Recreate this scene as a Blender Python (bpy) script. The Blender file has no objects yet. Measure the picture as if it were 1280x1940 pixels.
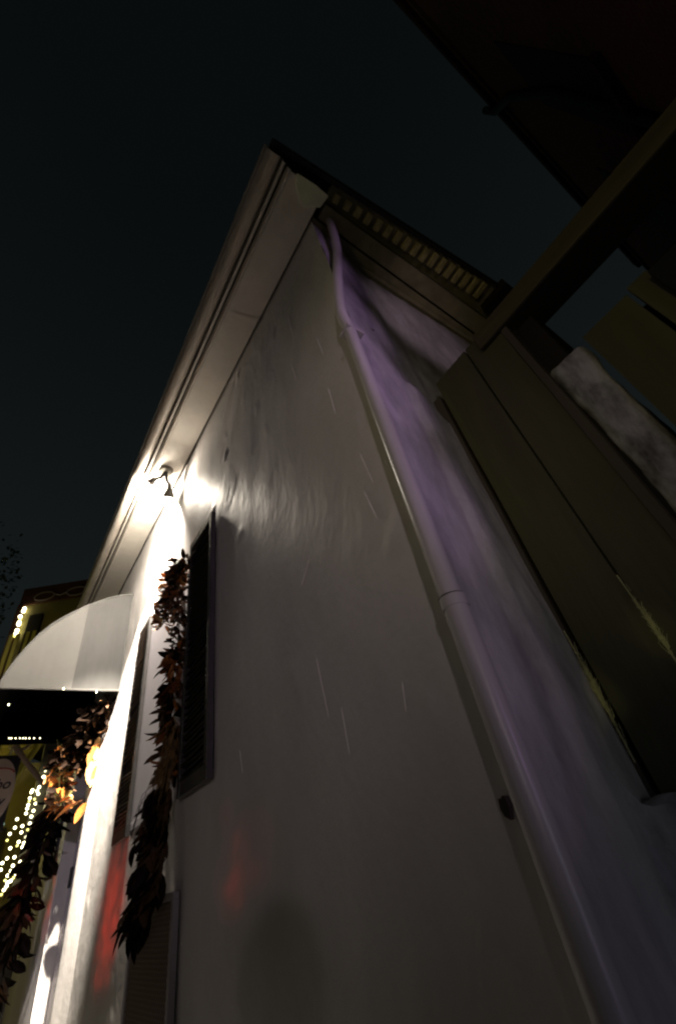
import bpy, bmesh, math, random
from mathutils import Vector, Matrix, noise
random.seed(7)
# ---------------------------------------------------------------- coordinates
# a = along the front wall (away from the camera), p = from the street into the house, z = up.
# Blender: X = p, Y = a, Z = z.   The front wall is the plane p = 1.
def W(a, p, z): return Vector((p, a, z))
CAMH = 1.6
RX = (-0.53750363, 0.82579103, -0.17076015)      # camera right / down / forward in (a, p, z)
RY = (0.61218963, 0.24286913, -0.75248817)
RZ = (0.57992561, 0.50900271, 0.63608374)
FPX = 820.24
def at(x, y, ax, val):
    """measure: the point on plane a/p/z = val seen at photo pixel x, y -> (a, p, z)"""
    u, v = x - 640, y - 960
    r = [RX[i] * u + RY[i] * v + RZ[i] * FPX for i in range(3)]
    k = 'apz'.index(ax)
    s = (val - (CAMH if k == 2 else 0)) / r[k]
    return (r[0] * s, r[1] * s, r[2] * s + CAMH)

sc = bpy.context.scene
COL = sc.collection
# ---------------------------------------------------------------- camera
cd = bpy.data.cameras.new('camera'); cam = bpy.data.objects.new('camera', cd); COL.objects.link(cam)
right = W(*RX); up = -W(*RY); fwd = W(*RZ)
cam.matrix_world = Matrix(((right.x, up.x, -fwd.x, 0), (right.y, up.y, -fwd.y, 0), (right.z, up.z, -fwd.z, CAMH), (0, 0, 0, 1)))
cd.sensor_fit = 'VERTICAL'; cd.sensor_width = 24; cd.sensor_height = 36
cd.lens = FPX / 1940 * 36; cd.shift_y = -10 / 1940
cd.clip_start = 0.02; cd.clip_end = 1000
sc.camera = cam
# ---------------------------------------------------------------- world, moonlight, exposure
wd = bpy.data.worlds.new('World'); sc.world = wd; wd.use_nodes = True
nt = wd.node_tree; nt.nodes.clear()
sky = nt.nodes.new('ShaderNodeTexSky'); sky.sky_type = 'NISHITA'; sky.sun_disc = False
sky.sun_elevation = math.radians(-4); sky.sun_rotation = math.radians(200)
sky.air_density = 1.0; sky.dust_density = 2.0
mix = nt.nodes.new('ShaderNodeMix'); mix.data_type = 'RGBA'; mix.inputs['Factor'].default_value = 0.85
mix.inputs['B'].default_value = (0.0066, 0.0092, 0.0100, 1)
gtc = nt.nodes.new('ShaderNodeTexCoord'); gsep = nt.nodes.new('ShaderNodeSeparateXYZ'); grmp = nt.nodes.new('ShaderNodeValToRGB')
grmp.color_ramp.elements[0].position = .15; grmp.color_ramp.elements[0].color = (.022, .029, .030, 1)
grmp.color_ramp.elements[1].position = .97; grmp.color_ramp.elements[1].color = (.0058, .0080, .0082, 1)
nt.links.new(gtc.outputs['Generated'], gsep.inputs[0]); nt.links.new(gsep.outputs['Z'], grmp.inputs[0]); nt.links.new(grmp.outputs[0], mix.inputs['B'])
gain = nt.nodes.new('ShaderNodeVectorMath'); gain.operation = 'SCALE'; gain.inputs['Scale'].default_value = 0.08
bg = nt.nodes.new('ShaderNodeBackground'); bg.inputs['Strength'].default_value = 0.55
ow = nt.nodes.new('ShaderNodeOutputWorld')
nt.links.new(sky.outputs['Color'], gain.inputs[0]); nt.links.new(gain.outputs[0], mix.inputs['A'])
nt.links.new(mix.outputs['Result'], bg.inputs['Color']); nt.links.new(bg.outputs[0], ow.inputs['Surface'])
sd = bpy.data.lights.new('moon', 'SUN'); sd.energy = 0.004; sd.angle = math.radians(0.5); sd.color = (1, .95, .88)
so = bpy.data.objects.new('moon', sd); COL.objects.link(so)
so.rotation_euler = (math.radians(50), 0, math.radians(-60))
sc.view_settings.view_transform = 'Standard'; sc.view_settings.look = 'None'
sc.view_settings.exposure = 0; sc.view_settings.gamma = 1; sc.view_settings.use_curve_mapping = False
sc.render.engine = 'CYCLES'
sc.cycles.use_denoising = True; sc.cycles.max_bounces = 8; sc.cycles.sample_clamp_indirect = 6
sc.cycles.use_adaptive_sampling = False
sc.cycles.pixel_filter_type = 'BLACKMAN_HARRIS'; sc.cycles.filter_width = 2.3      # the photograph is softly focused

def light(name, kind, loc, target, power, color, **kw):
    d = bpy.data.lights.new(name, kind); d.energy = power; d.color = color
    for k, v in kw.items(): setattr(d, k, v)
    o = bpy.data.objects.new(name, d); COL.objects.link(o)
    o.location = W(*loc)
    if target is not None:
        o.rotation_euler = (W(*target) - W(*loc)).to_track_quat('-Z', 'Y').to_euler()
    return o
# street lights and neon round the corner (outside the frame), plus added fills
light('street_light_glow', 'SPOT', (-3.17, -2.2, 2.29), (2.15, 1.0, 3.1), 125, (1.0, .84, .86), shadow_soft_size=.07, spot_size=math.radians(41), spot_blend=1.0)
light('warm_fill', 'AREA', (3.5, -7.0, 2.5), (3.0, 1.0, 2.6), 5, (1.0, .74, .55), size=2.6)  # added dim warm fill from the street side
for nz_, nw in ((1.2, 1.4), (1.9, 6), (2.6, 19), (3.3, 29), (4.0, 20), (4.8, 10)):
    light('purple_neon_glow', 'SPOT', (-1.0, .97, nz_), (.70, .97, nz_ + .1), nw, (.80, .47, 1.0), shadow_soft_size=.05, spot_size=math.radians(36), spot_blend=1.0)
light('purple_neon_glow', 'SPOT', (-1.0, 1.0, 4.3), (.8, 2.1, 4.9), 26, (1.0, .74, .92), shadow_soft_size=.05, spot_size=math.radians(40), spot_blend=1.0)
light('alley_fill', 'AREA', (-1.05, .95, 1.5), (.7, 1.4, 1.7), .75, (.82, .88, 1.0), size=.3)  # added fill that lifts the lower side wall
light('yellow_street_glow', 'SPOT', (-1.6, -4.5, 1.8), (-.1, 1.65, 3.6), 98, (1.0, .84, .38), shadow_soft_size=.2, spot_size=math.radians(38), spot_blend=1.0)
light('doorway_fill', 'SPOT', (3.5, -5.0, 2.0), (7.7, 1.05, 2.0), 330, (.92, .80, 1.0), shadow_soft_size=.3, spot_size=math.radians(26), spot_blend=1.0)  # added fill aimed at the dark door jamb, in ambient street lavender
RED = (1.0, .05, .02)
def tail(loc, tgt, pw, col, **kw):
    '''car tail light with added noise that breaks up the beam'''
    o = light('tail_light_glow', 'SPOT', loc, tgt, pw * 1.5, col, **kw); o.data.use_nodes = True
    n = o.data.node_tree; em = n.nodes['Emission']
    tc = n.nodes.new('ShaderNodeTexCoord'); mp = n.nodes.new('ShaderNodeMapping'); mp.inputs['Scale'].default_value = (42, 42, 14); mp.inputs['Location'].default_value = (tgt[0], tgt[2] * 3, 0)
    nz = n.nodes.new('ShaderNodeTexNoise'); nz.inputs['Scale'].default_value = 1; nz.inputs['Detail'].default_value = 3
    cr = n.nodes.new('ShaderNodeValToRGB'); cr.color_ramp.elements[0].position = .38; cr.color_ramp.elements[0].color = (.04, .04, .04, 1); cr.color_ramp.elements[1].position = .62
    n.links.new(tc.outputs['Normal'], mp.inputs[0]); n.links.new(mp.outputs[0], nz.inputs['Vector']); n.links.new(nz.outputs['Fac'], cr.inputs[0]); n.links.new(cr.outputs[0], em.inputs['Strength'])

for (x, y, pw, ang) in ((224, 1625, 120, 9), (217, 1680, 110, 7), (214, 1735, 190, 9), (200, 1790, 80, 10), (196, 1690, 70, 8)):
    tail((7.4, -1.6, .9), at(x, y, 'p', 1.0), pw, RED, shadow_soft_size=.03, spot_size=math.radians(ang), spot_blend=.9)
for (x, y, pw, ang) in ((104, 1630, 170, 7), (97, 1690, 300, 8), (88, 1750, 170, 7)):
    tail((5.0, -1.6, .9), at(x, y, 'p', 1.0), pw, RED, shadow_soft_size=.03, spot_size=math.radians(ang), spot_blend=.9)
for (x, y, pw, ang) in ((440, 1606, 30, 1.8), (449, 1632, 24, 1.5), (437, 1668, 34, 2.0), (444, 1695, 20, 2.4), (426, 1550, 12, 2.6), (455, 1640, 18, 6)):
    tail((5.6, -1.2, .8), at(x, y, 'p', 1.0), pw, (1.0, .08, .04), shadow_soft_size=.02, spot_size=math.radians(ang), spot_blend=1.0)

# ---------------------------------------------------------------- materials
def mat(name, col, rough=.7, var=0, vscale=4, stretch=(1, 1, 1), bump=0, bscale=40, bstretch=None, metal=0, emit=None, estr=0, col2=None, spec=.5, trans=0, coat=0, detail=5):
    m = bpy.data.materials.new(name); m.use_nodes = True; n = m.node_tree; b = n.nodes['Principled BSDF']
    b.inputs['Base Color'].default_value = (*col, 1); b.inputs['Roughness'].default_value = rough
    b.inputs['Metallic'].default_value = metal; b.inputs['Specular IOR Level'].default_value = spec
    b.inputs['Transmission Weight'].default_value = trans; b.inputs['Coat Weight'].default_value = coat
    tc = n.nodes.new('ShaderNodeTexCoord')
    if var or col2:
        mp = n.nodes.new('ShaderNodeMapping'); mp.inputs['Scale'].default_value = stretch
        nz = n.nodes.new('ShaderNodeTexNoise'); nz.inputs['Scale'].default_value = vscale; nz.inputs['Detail'].default_value = detail; nz.inputs['Roughness'].default_value = .62
        cr = n.nodes.new('ShaderNodeValToRGB')
        c2 = col2 or tuple(c * (1 - var) for c in col)
        cr.color_ramp.elements[0].position = .36; cr.color_ramp.elements[0].color = (*c2, 1)
        cr.color_ramp.elements[1].position = .62; cr.color_ramp.elements[1].color = (*col, 1)
        n.links.new(tc.outputs['Object'], mp.inputs[0]); n.links.new(mp.outputs[0], nz.inputs['Vector'])
        n.links.new(nz.outputs['Fac'], cr.inputs[0]); n.links.new(cr.outputs[0], b.inputs['Base Color'])
    if bump:
        mp = n.nodes.new('ShaderNodeMapping'); mp.inputs['Scale'].default_value = bstretch or stretch
        nz = n.nodes.new('ShaderNodeTexNoise'); nz.inputs['Scale'].default_value = bscale; nz.inputs['Detail'].default_value = 6
        bp = n.nodes.new('ShaderNodeBump'); bp.inputs['Strength'].default_value = 1; bp.inputs['Distance'].default_value = bump
        n.links.new(tc.outputs['Object'], mp.inputs[0]); n.links.new(mp.outputs[0], nz.inputs['Vector'])
        n.links.new(nz.outputs['Fac'], bp.inputs['Height']); n.links.new(bp.outputs[0], b.inputs['Normal'])
    if emit:
        b.inputs['Emission Color'].default_value = (*emit, 1); b.inputs['Emission Strength'].default_value = estr
    return m
M = {}
M['stucco'] = mat('painted_stucco', (.60, .57, .55), .52, var=.16, vscale=1.6, stretch=(1, 1, .45), bump=.0022, bscale=26, bstretch=(1, 1, .7), spec=.45)
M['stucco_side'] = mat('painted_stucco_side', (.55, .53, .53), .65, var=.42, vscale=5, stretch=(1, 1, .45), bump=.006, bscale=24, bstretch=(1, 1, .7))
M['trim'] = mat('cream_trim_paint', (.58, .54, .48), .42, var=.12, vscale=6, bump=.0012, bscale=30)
M['patch'] = mat('pale_patch_paint', (.72, .78, .58), .7, var=.12, vscale=9)
M['gutter'] = mat('gutter_paint', (.50, .45, .39), .35, var=.2, vscale=5, bump=.001, bscale=20)
M['cornerboard'] = mat('brown_corner_board', (.06, .04, .03), .8, var=.4, vscale=4, stretch=(1, 1, .3), bump=.003, bscale=20)
M['shutter'] = mat('dark_shutter_paint', (.020, .017, .013), .38, var=.3, vscale=9, bump=.001, bscale=60)
M['shutter_edge'] = mat('shutter_frame_paint', (.05, .046, .045), .4, var=.3, vscale=9)
M['slat_lit'] = mat('lit_slat_paint', (.14, .115, .095), .5, var=.5, vscale=14)  # lighter copy of the shutter paint; floodlight put into the slat colour
M['roof'] = mat('roof_slate', (.03, .028, .025), .7, var=.4, vscale=8)
M['dentil'] = mat('aged_dentil_paint', (.66, .60, .27), .7, var=.4, vscale=12, bump=.003, bscale=40)
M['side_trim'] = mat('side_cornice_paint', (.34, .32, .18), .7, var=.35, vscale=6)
M['black'] = mat('black_metal', (.006, .006, .006), .5)
M['iron'] = mat('dark_iron', (.02, .02, .02), .45, bump=.001, bscale=40)
M['awning'] = mat('grey_awning_canvas', (.050, .0485, .0455), .7, spec=.08, var=.1, vscale=5, bump=.0016, bscale=180, bstretch=(1, 1, 1))
M['awning_shaded'] = mat('shaded_awning_canvas', (.024, .0235, .0225), .6, spec=.08, var=.18, vscale=7, stretch=(3, 3, .6), bump=.0016, bscale=150)  # darker copy of the canvas; cast shade put into its colour
M['inside_shade'] = mat('shaded_inside_canvas', (.003, .003, .003), .9, spec=.05)  # near-black: the shade inside the awning is put into the cloth colour
M['pipe'] = mat('painted_drainpipe', (.52, .49, .50), .36, var=.16, vscale=6, stretch=(1, 1, .25), bump=.0015, bscale=24)
M['plank'] = mat('olive_painted_planks', (.088, .086, .042), .55, var=.3, vscale=2.2, stretch=(2, 2, .35), bump=.003, bscale=14, bstretch=(3, 3, .15))
M['plank2'] = mat('grey_brown_planks', (.085, .070, .052), .6, var=.3, vscale=2.2, stretch=(2, 2, .35), bump=.003, bscale=14, bstretch=(3, 3, .15))
M['beam'] = mat('weathered_beam', (.085, .072, .034), .7, var=.4, vscale=5, stretch=(2, .3, 2), bump=.004, bscale=14)
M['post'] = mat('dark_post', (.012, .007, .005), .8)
M['pier'] = mat('cracked_plaster', (.46, .45, .54), .8, var=.8, vscale=9, stretch=(1, 1, .45), bump=.03, bscale=12)
M['lowwall'] = mat('rough_plaster', (.55, .54, .58), .8, var=.5, vscale=7, stretch=(1, 1, .6), bump=.012, bscale=20)
M['brick'] = None
M['white_lamp'] = mat('floodlight_housing', (.55, .52, .45), .35)
M['bulb'] = mat('floodlight_bulb', (1, 1, 1), .3, emit=(1, .93, .76), estr=14)
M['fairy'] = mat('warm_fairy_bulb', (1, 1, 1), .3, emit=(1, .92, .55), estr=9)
M['fairy2'] = mat('yellow_fairy_bulb', (1, 1, .5), .3, emit=(.95, .85, .22), estr=3.2)
M['wire'] = mat('green_wire', (.02, .03, .01), .6)
M['tubewire'] = mat('pale_tube_wire', (.25, .2, .22), .5)
M['door'] = mat('grey_door_paint', (.36, .33, .35), .5, var=.1, vscale=4)
M['mesh'] = mat('brown_mesh', (.17, .125, .09), .5)
M['panel_dark'] = mat('dark_recess', (.012, .009, .008), .7)
M['frame_grey'] = mat('grey_frame_paint', (.26, .24, .24), .5)
M['blind'] = mat('window_blind', (.60, .56, .60), .6, var=.06, vscale=3)
M['olive_wall'] = mat('olive_lit_wall', (.20, .17, .05), .8, var=.3, vscale=1.5)
M['olive_ceil'] = mat('gallery_ceiling_boards', (.42, .38, .10), .7, var=.25, vscale=2)
M['redbrown'] = mat('redbrown_parapet', (.085, .030, .018), .8, var=.4, vscale=3)
M['signboard'] = mat('sign_board', (.010, .008, .006), .6)
M['signface'] = mat('cream_sign_face', (.62, .52, .36), .5, var=.08, vscale=12)
M['ink'] = mat('sign_ink', (.015, .01, .01), .5)
M['redink'] = mat('sign_red_ink', (.35, .06, .03), .5)
M['strut'] = mat('tan_steel', (.30, .22, .16), .5)
M['darkgrey'] = mat('dark_grey_paint', (.07, .063, .05), .6, var=.3, vscale=6)
M['straw'] = mat('dry_straw', (.28, .16, .05), .7, var=.5, vscale=20)
M['twine'] = mat('pale_glint_fibre', (.55, .55, .30), .5, var=.3, vscale=20)  # pale so the fibres also carry the bright streak reflections
M['ground'] = mat('wet_asphalt', (.045, .044, .043), .4, var=.4, vscale=3, bump=.004, bscale=120)
M['paving'] = mat('concrete_paving', (.09, .085, .08), .5, var=.3, vscale=2, bump=.003, bscale=60)
M['cloth'] = mat('dark_jacket', (.03, .03, .035), .8)
M['skin'] = mat('skin', (.45, .28, .2), .55)
M['hair'] = mat('brown_hair', (.03, .018, .01), .6)
M['vine'] = mat('green_tree_leaf', (.05, .08, .02), .5)
M['bark'] = mat('bark', (.06, .045, .03), .9, bump=.01, bscale=20)
def leafmat(name, c, c2, spec=.4): return mat(name, c, .5, vscale=14, col2=c2, bump=.002, bscale=30, spec=spec)
LEAF = [leafmat('amber_leaf', (.46, .17, .030), (.22, .07, .015)), leafmat('rust_leaf', (.26, .085, .022), (.10, .03, .010)),
        leafmat('brown_leaf', (.10, .045, .018), (.04, .02, .008)), leafmat('pale_leaf', (.55, .36, .14), (.38, .18, .05)),
        leafmat('olive_leaf', (.13, .12, .035), (.05, .05, .02)), leafmat('dark_leaf', (.014, .008, .005), (.007, .004, .003), .06)]
def brick_mat():
    m = bpy.data.materials.new('dark_red_brick'); m.use_nodes = True; n = m.node_tree; b = n.nodes['Principled BSDF']
    tc = n.nodes.new('ShaderNodeTexCoord'); mp = n.nodes.new('ShaderNodeMapping'); mp.inputs['Rotation'].default_value = (math.radians(90), 0, 0)
    br = n.nodes.new('ShaderNodeTexBrick'); br.inputs['Scale'].default_value = 5
    br.inputs['Color1'].default_value = (.20, .07, .04, 1); br.inputs['Color2'].default_value = (.14, .05, .03, 1); br.inputs['Mortar'].default_value = (.16, .12, .08, 1)
    bp = n.nodes.new('ShaderNodeBump'); bp.inputs['Distance'].default_value = .01
    n.links.new(tc.outputs['Object'], mp.inputs[0]); n.links.new(mp.outputs[0], br.inputs['Vector'])
    n.links.new(br.outputs['Color'], b.inputs['Base Color']); n.links.new(br.outputs['Fac'], bp.inputs['Height']); bp.invert = True
    n.links.new(bp.outputs[0], b.inputs['Normal']); b.inputs['Roughness'].default_value = .85
    return m
M['brick'] = brick_mat()

# ---------------------------------------------------------------- builders
def tag(o, label=None, cat=None, group=None, kind=None):
    if label: o['label'] = label
    if cat: o['category'] = cat
    if group: o['group'] = group
    if kind: o['kind'] = kind
    return o
def empty(name, a, p, z, label=None, cat=None, group=None):
    o = bpy.data.objects.new(name, None); COL.objects.link(o); o.location = W(a, p, z); o.empty_display_size = .1
    return tag(o, label, cat, group)
def wloc(o):
    v = Vector(o.location)
    while o.parent: o = o.parent; v += Vector(o.location)
    return v
class MB:
    def __init__(s): s.v = []; s.f = []; s.smooth = False
    def quad(s, *pts):
        i = len(s.v); s.v += [W(*q) for q in pts]; s.f.append(tuple(range(i, i + len(pts))))
    def box(s, a0, a1, p0, p1, z0, z1):
        i = len(s.v)
        for a in (a0, a1):
            for p in (p0, p1):
                for z in (z0, z1): s.v.append(W(a, p, z))
        for f in ((0, 1, 3, 2), (4, 6, 7, 5), (0, 4, 5, 1), (2, 3, 7, 6), (0, 2, 6, 4), (1, 5, 7, 3)): s.f.append(tuple(i + k for k in f))
        return s
    def hexa(s, c8):
        """8 (a,p,z) corners: 4 of one face then the matching 4"""
        i = len(s.v); s.v += [W(*q) for q in c8]
        for f in ((0, 1, 2, 3), (7, 6, 5, 4), (0, 4, 5, 1), (1, 5, 6, 2), (2, 6, 7, 3), (3, 7, 4, 0)): s.f.append(tuple(i + k for k in f))
        return s
    def tube(s, pts, r, n=12, cap=True):
        P = [W(*q) for q in pts]; rs = r if isinstance(r, (list, tuple)) else [r] * len(P)
        rings = []; prev = None
        for k, c in enumerate(P):
            d = (P[min(k + 1, len(P) - 1)] - P[max(k - 1, 0)]).normalized()
            if prev is None:
                u = d.orthogonal().normalized()
            else: u = (prev - d * prev.dot(d)).normalized()
            prev = u; w = d.cross(u); i = len(s.v)
            for j in range(n):
                t = 2 * math.pi * j / n; s.v.append(c + (u * math.cos(t) + w * math.sin(t)) * rs[k])
            rings.append(i)
        for k in range(len(rings) - 1):
            for j in range(n):
                j2 = (j + 1) % n; s.f.append((rings[k] + j, rings[k] + j2, rings[k + 1] + j2, rings[k + 1] + j))
        if cap: s.f.append(tuple(rings[0] + j for j in range(n))[::-1]); s.f.append(tuple(rings[-1] + j for j in range(n)))
        s.smooth = True
        return s
    def sphere(s, c, r, n=8, m=6, sz=1):
        c = W(*c); i = len(s.v); s.v.append(c + Vector((0, 0, r * sz)))
        for k in range(1, m):
            t = math.pi * k / m
            for j in range(n):
                u = 2 * math.pi * j / n; s.v.append(c + Vector((math.sin(t) * math.cos(u) * r, math.sin(t) * math.sin(u) * r, math.cos(t) * r * sz)))
        s.v.append(c - Vector((0, 0, r * sz))); e = len(s.v) - 1
        for j in range(n):
            j2 = (j + 1) % n; s.f.append((i, i + 1 + j, i + 1 + j2)); b = i + 1 + (m - 2) * n; s.f.append((e, b + j2, b + j))
            for k in range(m - 2): q = i + 1 + k * n; s.f.append((q + j, q + n + j, q + n + j2, q + j2))
        s.smooth = True
        return s
    def mesh(s, name, m, base=Vector((0, 0, 0))):
        me = bpy.data.meshes.new(name); me.from_pydata([tuple(v - base) for v in s.v], [], s.f); me.materials.append(m)
        bm = bmesh.new(); bm.from_mesh(me); bmesh.ops.recalc_face_normals(bm, faces=bm.faces); bm.to_mesh(me); bm.free()
        if s.smooth:
            for q in me.polygons: q.use_smooth = True
        me.update(); return me
    def build(s, name, m, parent=None, bevel=0, label=None, kind=None, base=None):
        """parent None: origin at the mesh's base centre"""
        if parent is None:
            if base is None:
                mn = [min(v[i] for v in s.v) for i in range(3)]; mx = [max(v[i] for v in s.v) for i in range(3)]
                base = Vector(((mn[0] + mx[0]) / 2, (mn[1] + mx[1]) / 2, mn[2]))
            loc = base
        else: base = wloc(parent); loc = Vector((0, 0, 0))
        o = bpy.data.objects.new(name, s.mesh(name, m, base)); COL.objects.link(o); o.parent = parent; o.location = loc
        if bevel:
            b = o.modifiers.new('bevel', 'BEVEL'); b.width = bevel; b.segments = 2; b.limit_method = 'ANGLE'
        if s.smooth:
            try:
                e = o.modifiers.new('split', 'EDGE_SPLIT'); e.split_angle = math.radians(50)
            except Exception: pass
        if label: o['label'] = label
        if kind: o['kind'] = kind
        return o
def child(name, me, parent, rel, rot=None, scale=None):
    o = bpy.data.objects.new(name, me); COL.objects.link(o); o.parent = parent; o.location = rel
    if rot is not None: o.rotation_euler = rot
    if scale is not None: o.scale = scale
    return o
def relief(a, z, amp=1.0):
    """hand-trowelled stucco: uneven, with thin curved trowel ridges, blisters and dents (metres, towards the street)"""
    N = noise.noise
    v = N(Vector((a * 1.1, z * .8, 3.1))) * .008
    v += N(Vector((a * 4.5 + z * .8, z * 3.0, 9.2))) * .0030
    v += N(Vector((a * 14 + z * 3, z * 9, 1.7))) * .0010
    wa = a + .12 * N(Vector((a * 2, z * 2, 5))); wz = z + .12 * N(Vector((a * 2, z * 2, 15)))
    r = abs(N(Vector((wa * 5.5, wz * 2.6, 31)))); m = N(Vector((a * 1.7, z * 1.7, 44)))
    v += max(0, 1 - r * 13) * .0028 * max(0, m + .15)
    n3 = N(Vector((wa * 8, wz * 5, 61.0))); v += max(0, n3 - .42) * .016
    k = 1 + 1.3 * (1 - min(1, abs(a - 2.3) / 1.2)) * (1 - min(1, abs(z - 4.0) / 1.0))
    return v * amp * k
def grid(name, m, parent, a0, a1, z0, z1, p, step_a, step_z, amp=1.0, fn=None, axis='p'):
    na = max(1, round((a1 - a0) / step_a)); nz = max(1, round((z1 - z0) / step_z)); base = wloc(parent)
    vs, fs = [], []
    for i in range(na + 1):
        a = a0 + (a1 - a0) * i / na
        for j in range(nz + 1):
            z = z0 + (z1 - z0) * j / nz
            d = (fn or relief)(a, z, amp)
            vs.append(tuple((W(a, p - d, z) if axis == 'p' else W(p - d, a, z)) - base))
    for i in range(na):
        for j in range(nz):
            q = i * (nz + 1) + j
            fs.append((q, q + nz + 1, q + nz + 2, q + 1) if axis != 'p' else (q, q + 1, q + nz + 2, q + nz + 1))
    me = bpy.data.meshes.new(name); me.from_pydata(vs, [], fs); me.materials.append(m)
    for q in me.polygons: q.use_smooth = True
    o = bpy.data.objects.new(name, me); COL.objects.link(o); o.parent = parent
    return o

# ================================================================= GROUND
g = MB(); g.quad((-300, -300, 0), (300, -300, 0), (300, 300, 0), (-300, 300, 0)); o = g.build('ground', M['ground'], base=Vector((0, 0, 0))); tag(o, kind='structure')
g = MB().box(-30, 60, -1.9, 1.0, .002, .13); o = g.build('pavement', M['paving'], bevel=.01); tag(o, kind='structure')

# ================================================================= STUCCO HOUSE
CA = .80            # side wall plane (a)
FAR = 11.6
house = empty('stucco_house', 6, 1.5, 0, 'white stuccoed house with louvered shutters, bracketed eave and shingled roof lit by a floodlight', 'house')
def zc(a): return 5.39 + .033 * (a - .63)          # the old eave sags slightly towards the corner
# front wall in patches round the door and window openings, thickness behind
WIN = (3.15, 4.62, 2.12, 4.0); DOOR = (6.30, 7.85, .13, 3.55)
FW = [(.70, WIN[0], .13, 5.6, .022, .03), (WIN[0], WIN[1], .13, WIN[2], .03, .03), (WIN[0], WIN[1], WIN[3], 5.6, .03, .03),
      (WIN[1], DOOR[0], .13, 5.6, .03, .03), (DOOR[0], DOOR[1], DOOR[3], 5.6, .04, .04), (DOOR[1], FAR, .13, 5.8, .05, .05)]
for (a0, a1, z0, z1, sa, sz) in FW:
    grid('front_wall', M['stucco'], house, a0, a1, z0, z1, 1.0, sa, sz)
core = MB()
for (a0, a1, z0, z1) in ((.85, WIN[0], .13, 5.5), (WIN[0], WIN[1], .13, WIN[2]), (WIN[0], WIN[1], WIN[3], 5.5), (WIN[1], DOOR[0] - .012, .13, 5.5), (DOOR[0] - .01, DOOR[1] + .01, DOOR[3] + .012, 5.5), (DOOR[1] + .012, FAR, .13, 5.5)):
    core.box(a0, a1, 1.025, 1.30, z0, z1)
core.build('wall_core', M['stucco'], house)
# reveals reach the face of the wall
a0, a1, z0, z1 = DOOR
for bx in ((a0 - .02, a0, .992, 1.2, z0, z1), (a1, a1 + .02, .985, 1.2, z0, z1), (a0 - .02, a1 + .02, .992, 1.2, z1, z1 + .02)):
    MB().box(*bx).build('door_reveal', M['stucco'], house, bevel=.006)
# plaster door surround, its splay added to catch more floodlight, rough towards the street
ds = MB(); ds.smooth = True
PR = [(5.86, 1.0), (5.95, .988), (6.06, .974), (6.17, .958), (6.27, .945), (6.33, .945), (6.345, .96), (6.345, 1.02)]
NZ = 60
def dz(i, k):
    z = .13 + 3.57 * k / NZ; a, p = PR[i]
    if k == NZ: z -= .10 * (1 - min(1, (a - 5.86) / .25)) + 0
    return (a, p - relief(a * 3, z, .55) * (0 if i == 7 else 1), z)
for k in range(NZ):
    for i in range(len(PR) - 1):
        ds.quad(dz(i, k), dz(i + 1, k), dz(i + 1, k + 1), dz(i, k + 1))
ds.quad(*[dz(i, NZ) for i in range(len(PR))])
DS = ds
# window: closed blind behind a thin frame
wf = MB(); a0, a1, z0, z1 = WIN
wf.box(a0, a0 + .05, .9985, 1.03, z0, z1).box(a1 - .05, a1, .9985, 1.03, z0, z1).box(a0 + .05, a1 - .05, .9985, 1.03, z1 - .05, z1).box(a0 + .05, a1 - .05, .9985, 1.03, z0, z0 + .05)
wfo = wf.build('window', M['blind'], house, bevel=.003)
MB().box(a0 + .05, a1 - .05, 1.001, 1.025, z0 + .05, z1 - .05).build('blind', M['blind'], wfo)
DS.build('door_surround', M['stucco'], house)
# door set back under the awning
dr = MB().box(DOOR[0] + .003, DOOR[1] - .003, 1.13, 1.17, .131, DOOR[3] - .003).build('door', M['door'], house)
d2 = MB()
for (u0, u1) in ((6.45, 7.0), (7.14, 7.7)):
    for (w0, w1) in ((.35, 1.2), (1.35, 2.3), (2.45, 3.35)):
        d2.box(u0, u1, 1.118, 1.13, w0, w1)
d2.build('door_panel', M['door'], dr, bevel=.006)
hb = MB().sphere((7.07, 1.09, 1.15), .03, 10, 8); hb.build('handle', M['iron'], dr)
MB().box(7.62, 7.74, 1.10, 1.13, 2.02, 2.22).build('door_lamp_plate', M['black'], dr, bevel=.004)
# side wall
def sstep(x, a, b): t = min(1, max(0, (x - a) / (b - a))); return t * t * (3 - 2 * t)
def side_rel(p, z, amp=1):
    d = (noise.noise(Vector((p * 2.2, z * .8, 50))) * .006 + noise.noise(Vector((p * 8, z * 2.2, 77))) * .007 + max(0, noise.noise(Vector((p * 5, z * 3, 12))) - .3) * .03)
    e = noise.noise(Vector((z * 2.1, 4, 4))) * .03 + noise.noise(Vector((z * 7, 4, 4))) * .008
    d += .030 * sstep(p, 1.315 + e, 1.36 + e) * (1 - sstep(z + (p - 1.35) * .3, 3.50, 3.56))     # raised step added to imitate the band of purple light
    d -= .185 * (min(p, 1.65) - 1.0)                                                              # the old side wall is out of square
    return d - .0
sw = grid('side_wall', M['stucco_side'], house, 1.0, 4.2, .13, 5.6, .70, .025, .04, 1, side_rel, axis='a')
MB().box(CA + .08, CA + .3, 1.40, 8.5, .0, 5.5).box(CA, CA + .05, 4.2, 8.5, 0, 5.5).build('side_wall_core', M['stucco_side'], house)
MB().box(CA + .3, FAR, 8.2, 8.5, 0, 5.5).box(FAR - .3, FAR, 1.3, 8.2, 0, 5.5).build('back_wall', M['stucco_side'], house)
ch = MB(); ring = []
for k in range(14):
    t = 2 * math.pi * k / 14; r_ = .015 * (1 + .5 * noise.noise(Vector((math.cos(t) * 2, math.sin(t) * 2, 8))))
    ring.append((.792 + r_ * .9 * math.cos(t), .986, 1.648 + r_ * 1.35 * math.sin(t)))
ch.quad(*ring); b_ = [(a, 1.01, z) for a, _, z in ring]
for k in range(14): ch.quad(ring[k], ring[(k + 1) % 14], b_[(k + 1) % 14], b_[k])
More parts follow.
